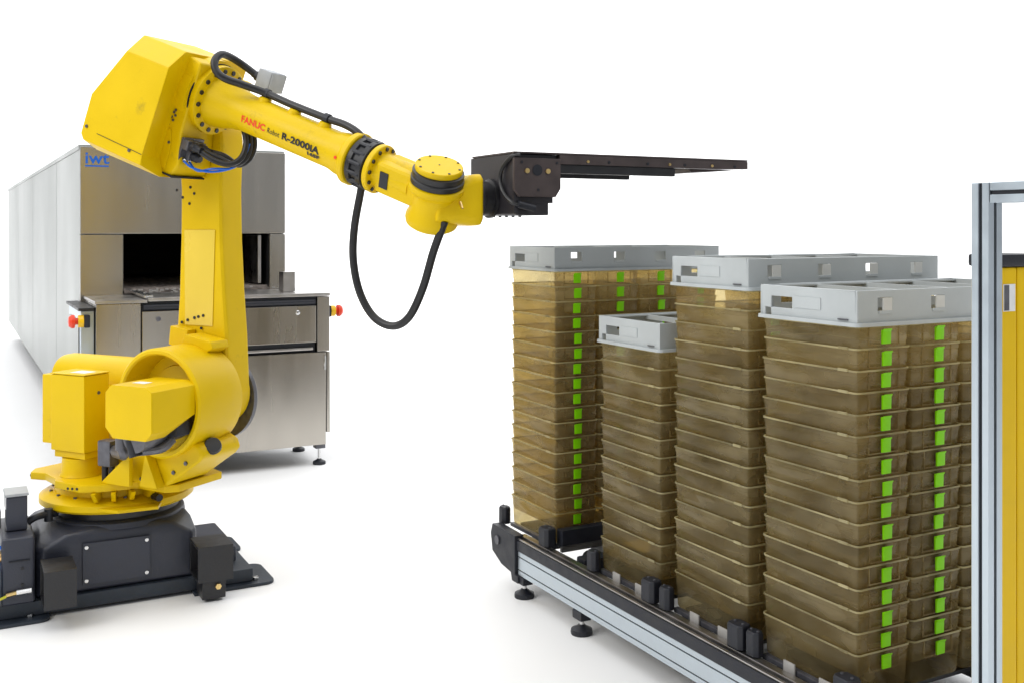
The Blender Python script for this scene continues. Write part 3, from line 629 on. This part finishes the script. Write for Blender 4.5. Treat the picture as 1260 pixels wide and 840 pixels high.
n_ = len(rings[0]); rm._add([p for r in rings for p in r], [(k*n_+i, k*n_+(i+1) % n_, ((k+1) % 5)*n_+(i+1) % n_, ((k+1) % 5)*n_+i) for k in range(5) for i in range(n_)])
rim_me = rm.mesh('rim', M['amber_rim'], W, ang=50)
cm = MB(); cm.prism([(-HL-.0055, -.010), (-HL-.0095, -.010), (-HL-.015, -.0065), (-HL-.015, -.0095), (-HL-.0115, -.014), (-HL-.0105, -.046), (-HL-.0055, -.046)], -.0155, .0155, 'x')
clip_me = cm.mesh('clip', M['green'], W, .0012)
lg = MB().prism([(-.056, 0), (-.056, -.05), (.056, -.05), (.056, 0), (.053, 0), (.053, -.047), (-.053, -.047), (-.053, 0)], -HL-.0015, -HL+.001, 'y')
lug_me = lg.mesh('card_slot', M['amber'], W)
tab_me = MB().box(-HW-.0055, -HW-.0022, -HL+.028, -HL+.062, -.004, .0035).mesh('grip_tab', M['amber_rim'], W, .0008, 1)
def sub(me, name, parent):
    o = bpy.data.objects.new(name, me); C.objects.link(o); o.parent = parent; return o
ORD = ['top', 'second', 'third', 'fourth', 'fifth', 'sixth', 'seventh', 'eighth', 'ninth', 'tenth', 'eleventh', 'twelfth', 'thirteenth', 'fourteenth', 'fifteenth', 'sixteenth', 'seventeenth']
COL = ['leftmost', 'second', 'third', 'fourth']
# name of stack, near edge v, cages per column, lid base height
STACKS = [('back left stack', 3.503, 17, 1.281, 'farthest grey lid frame with see-through windows, on the back left stack'),
          ('short stack', 2.823, 13, 1.043, 'lowest grey lid frame, on the short stack between taller ones'),
          ('tall middle stack', 2.390, 17, 1.266, 'grey lid frame on the tall middle stack behind the front one'),
          ('front right stack', 1.972, 16, 1.195, 'nearest grey lid frame on the front right stack by the aluminium post')]
U_L, LW, LD, LH = 2.06, .80, .366, .092
def lid(vn, zb, label, pads):
    o = empty('lid_frame', uvw(U_L+LW/2, vn+LD/2, zb), GRID); tag(o, label, 'lid', 'grey lid frames on the cage stacks')
    T = XW[o.name]; hw, hl = LW/2, LD/2
    tk = .006; z0, z1 = .008, LH
    # long sides: four windows, one per cage column
    us = [-hw]; 
    for i in range(4): c = -hw+.1+.2*i; us += [c-.026, c+.026]
    us.append(hw)
    holes = {(1+2*i, 1) for i in range(4)}
    fr = MB(T)
    fr.wall(us, [z0, .037, .072, z1], holes, -hl, -hl+tk).wall(us, [z0, .037, .072, z1], holes, hl-tk, hl)
    f2 = lambda a, b, c: (b, a, c)
    ls = [-hl+tk, -.05, -.012, .055, .085, hl-.045, hl-.02, hl-tk]
    hh = {(3, 1), (5, 0)} 
    fr.wall(ls, [z0, .030, .062, z1], {(3, 1), (4, 1), (5, 0)}, -hw, -hw+tk, f2); fr.wall(ls, [z0, .030, .062, z1], {(3, 1), (4, 1), (5, 0)}, hw-tk, hw, f2)
    f = fr.build('frame', M['lid'], o, .0012, 1)
    ln = MB(T); rg_ = [rrect(hw+.001, hl+.001, .012, .009), rrect(hw+.010, hl+.010, .02, .0085), rrect(hw+.011, hl+.011, .02, -.001), rrect(hw-.002, hl-.002, .012, -.001), rrect(hw-.0065, hl-.0065, .012, .0075)]
    n = len(rg_[0]); ln._add([p for r in rg_ for p in r], [(k*n+i, k*n+(i+1) % n, ((k+1) % 5)*n+(i+1) % n, ((k+1) % 5)*n+i) for k in range(5) for i in range(n)])
    ln.build('flange', M['lid'], o)
    for x in (-.2, 0, .2): MB(T).box(x-.004, x+.004, -hl+tk, hl-tk, .072, LH-.004).build('divider', M['lid'], o)
    MB(T).box(-hw+tk, -hw+.035, -hl+tk, -hl+.036, LH-.012, LH-.002).build('corner_gusset', M['lid'], o)
    MB(T).box(-hw+tk, hw-tk, -hl+tk+.001, -hl+.022, LH-.008, LH-.003).build('top_lip', M['lid'], o)
    MB(T).box(-hw+tk, hw-tk, hl-.022, hl-tk-.001, LH-.008, LH-.003).build('top_lip', M['lid'], o)
    # raised frame around each window, recessed pads on the end
    for i in range(4):
        c = -hw+.1+.2*i
        if pads: MB(T).box(c-.008, c+.0255, -hl-.0012, -hl+.003, .0375, .0715).build('window_pad', M['pad'], o, .001)
        MB(T).box(c-.024, c+.024, -hl-.003, -hl-.0003, .030, .038).build('window_sill', M['lid'], o, .001)
    MB(T).box(-hw-.002, -hw-.0003, -.055, .045, .034, .066).build('label_pad', M['lid'], o, .001)
    MB(T).box(-hw-.004, -hw-.0003, -hl+.03, -hl+.065, .014, .017).build('latch', M['conn'], o)
    return o
for k, (nm, vn, n, zl, lab) in enumerate(STACKS):
    lid(vn, zl, lab, k > 1)
    p = (zl-.350)/(n-1)
    for c in range(4):
        for i in range(n):
            z = zl-.0015-i*p
            j = random.uniform
            e = bpy.data.objects.new('cage', None); C.objects.link(e); e.empty_display_size = .05
            e.location = uvw(U_L+.1+.2*c+j(-.0018, .0018), vn+LD/2+j(-.002, .002), z); e.rotation_euler = (0, 0, GRID+R(j(-.55, .55)))
            tag(e, 'amber cage %s in the %s column of the %s' % ('on top' if i == 0 else 'at the bottom' if i == n-1 else ORD[i]+' from top', COL[c], nm), 'cage', 'nested amber plastic cages')
            sub(tub_me, 'tub', e); sub(rim_me, 'rim', e); sub(clip_me, 'clip', e); sub(lug_me, 'card_slot', e); sub(tab_me, 'grip_tab', e)
    # carrier pallet with black corner blocks
    o = empty('carrier_pallet', uvw(U_L+LW/2, vn+LD/2, .225), GRID); T = XW[o.name]; hw, hl = LW/2+.02, LD/2+.012
    lab2 = {'back left stack': 'black carrier pallet with long front bar under the back left stack', 'short stack': 'black carrier pallet under the short stack', 'tall middle stack': 'black carrier pallet under the tall middle stack', 'front right stack': 'black carrier pallet under the front right stack'}[nm]
    tag(o, lab2, 'pallet', 'black carrier pallets on the conveyor')
    MB(T).box(-hw+.06, hw-.06, -hl+.03, hl-.03, -.007, .004).build('deck', M['black'], o, .002)
    MB(T).box(-hw+.012, -hw+.030, -hl+.03, hl-.03, -.003, .012).build('edge_strip', M['conn'], o, .002)
    for sx in (-1, 1):
        for sy in (-1, 1):
            cx, cy = sx*(hw+.008), sy*(hl-.020)
            w_, l_ = (.026, .034) if sy < 0 else (.020, .026)
            b = MB(T).loft([sq(cx-w_, cx+w_, cy-l_, cy+l_, .012, z) for z in (.009, .070)]+[sq(cx-w_+.004, cx+w_-.004, cy-l_+.004, cy+l_-.004, .010, .078)]).build('corner_block', M['blackp'], o, .003)
            for dx in (-.5, .5): MB(T).lathe([(.001, 0), (.0045, 0), (.004, .003), (.001, .003)], (cx, cy+dx*l_, .0782), (0, 0, 1), 8).build('bolt', M['conn'], b)
    if k == 0:
        MB(T).box(-hw+.03, -hw+.27, -hl-.030, -hl+.014, .0, .070).build('front_bar', M['blackp'], o, .005)
        MB(T).box(-hw+.02, hw-.02, -hl-.045, -hl-.028, -.008, .012).build('front_strip', M['steel_t'], o, .002)
    else:
        for q in (.05, -.085): MB(T).box(-hw+.004, -hw+.009, q-.022, q+.022, -.004, .030).build('edge_tag', M['tag'], o, .001)

# ------------------------------------------------------------------ guard frame and light column at the right
gf = empty('guard_frame', uvw(2.03, 1.54))
tag(gf, 'pale aluminium profile frame standing at the right edge', 'frame')
def profile(m, mg, axis, p, q, a0, a1, s_=.045):
    # square section with a slot along each face; axis 'z' or 'v'
    h = s_/2; g = .0045
    for du in (-1, 1):
        for dv in (-1, 1):
            if axis == 'z': m.box(*sorted((p+du*g, p+du*h)), *sorted((q+dv*g, q+dv*h)), a0, a1)
            else: m.box(*sorted((p+du*g, p+du*h)), a0, a1, *sorted((q+dv*g, q+dv*h)))
    c = h-.006
    if axis == 'z': mg.box(p-c, p+c, q-c, q+c, a0+.001, a1-.001)
    else: mg.box(p-c, p+c, a0+.001, a1-.001, q-c, q+c)
m, mg = MB(UV), MB(UV); profile(m, mg, 'z', 2.022, 1.56, .0, 1.548)
ps = m.build('post', M['alu'], gf, .0012, 1); mg.build('post_slot', M['groove'], ps)
m, mg = MB(UV), MB(UV); profile(m, mg, 'v', 2.0225, 1.5255, .40, 1.536)
bm_ = m.build('beam', M['alu'], gf, .0012, 1); mg.build('beam_slot', M['groove'], bm_)
m, mg = MB(UV), MB(UV); profile(m, mg, 'z', 2.022, .376, .0, 1.548)
ps = m.build('post', M['alu'], gf, .0012, 1); mg.build('post_slot', M['groove'], ps)
MB(UV).box(1.97, 2.07, 1.51, 1.61, -.0, .012).build('base_foot', M['blackp'], gf, .003)
lc = empty('safety_light_column', uvw(2.21, 1.66))
tag(lc, 'yellow safety light curtain column with black cap behind the aluminium post', 'safety column')
lb_ = MB(UV).box(2.146, 2.205, 1.62, 1.70, .02, 1.357).build('housing', M['yellow2'], lc, .006)
MB(UV).box(2.209, 2.275, 1.622, 1.70, .02, 1.357).build('housing', M['yellow2'], lc, .006)
MB(UV).box(2.2052, 2.2088, 1.632, 1.69, .02, 1.355).build('light_slot', M['groove'], lc)
MB(UV).box(2.142, 2.279, 1.614, 1.706, 1.3575, 1.388).build('cap', M['blackp'], lc, .008)
MB(UV).box(2.139, 2.283, 1.611, 1.709, 0, .02).build('foot_plate', M['blackp'], lc, .004)
MB(UV).box(2.156, 2.197, 1.6185, 1.6197, 1.255, 1.318).build('label', M['label'], lb_)
MB(UV).box(2.158, 2.174, 1.617, 1.6183, 1.257, 1.316).build('label_panel', M['conn'], lb_)
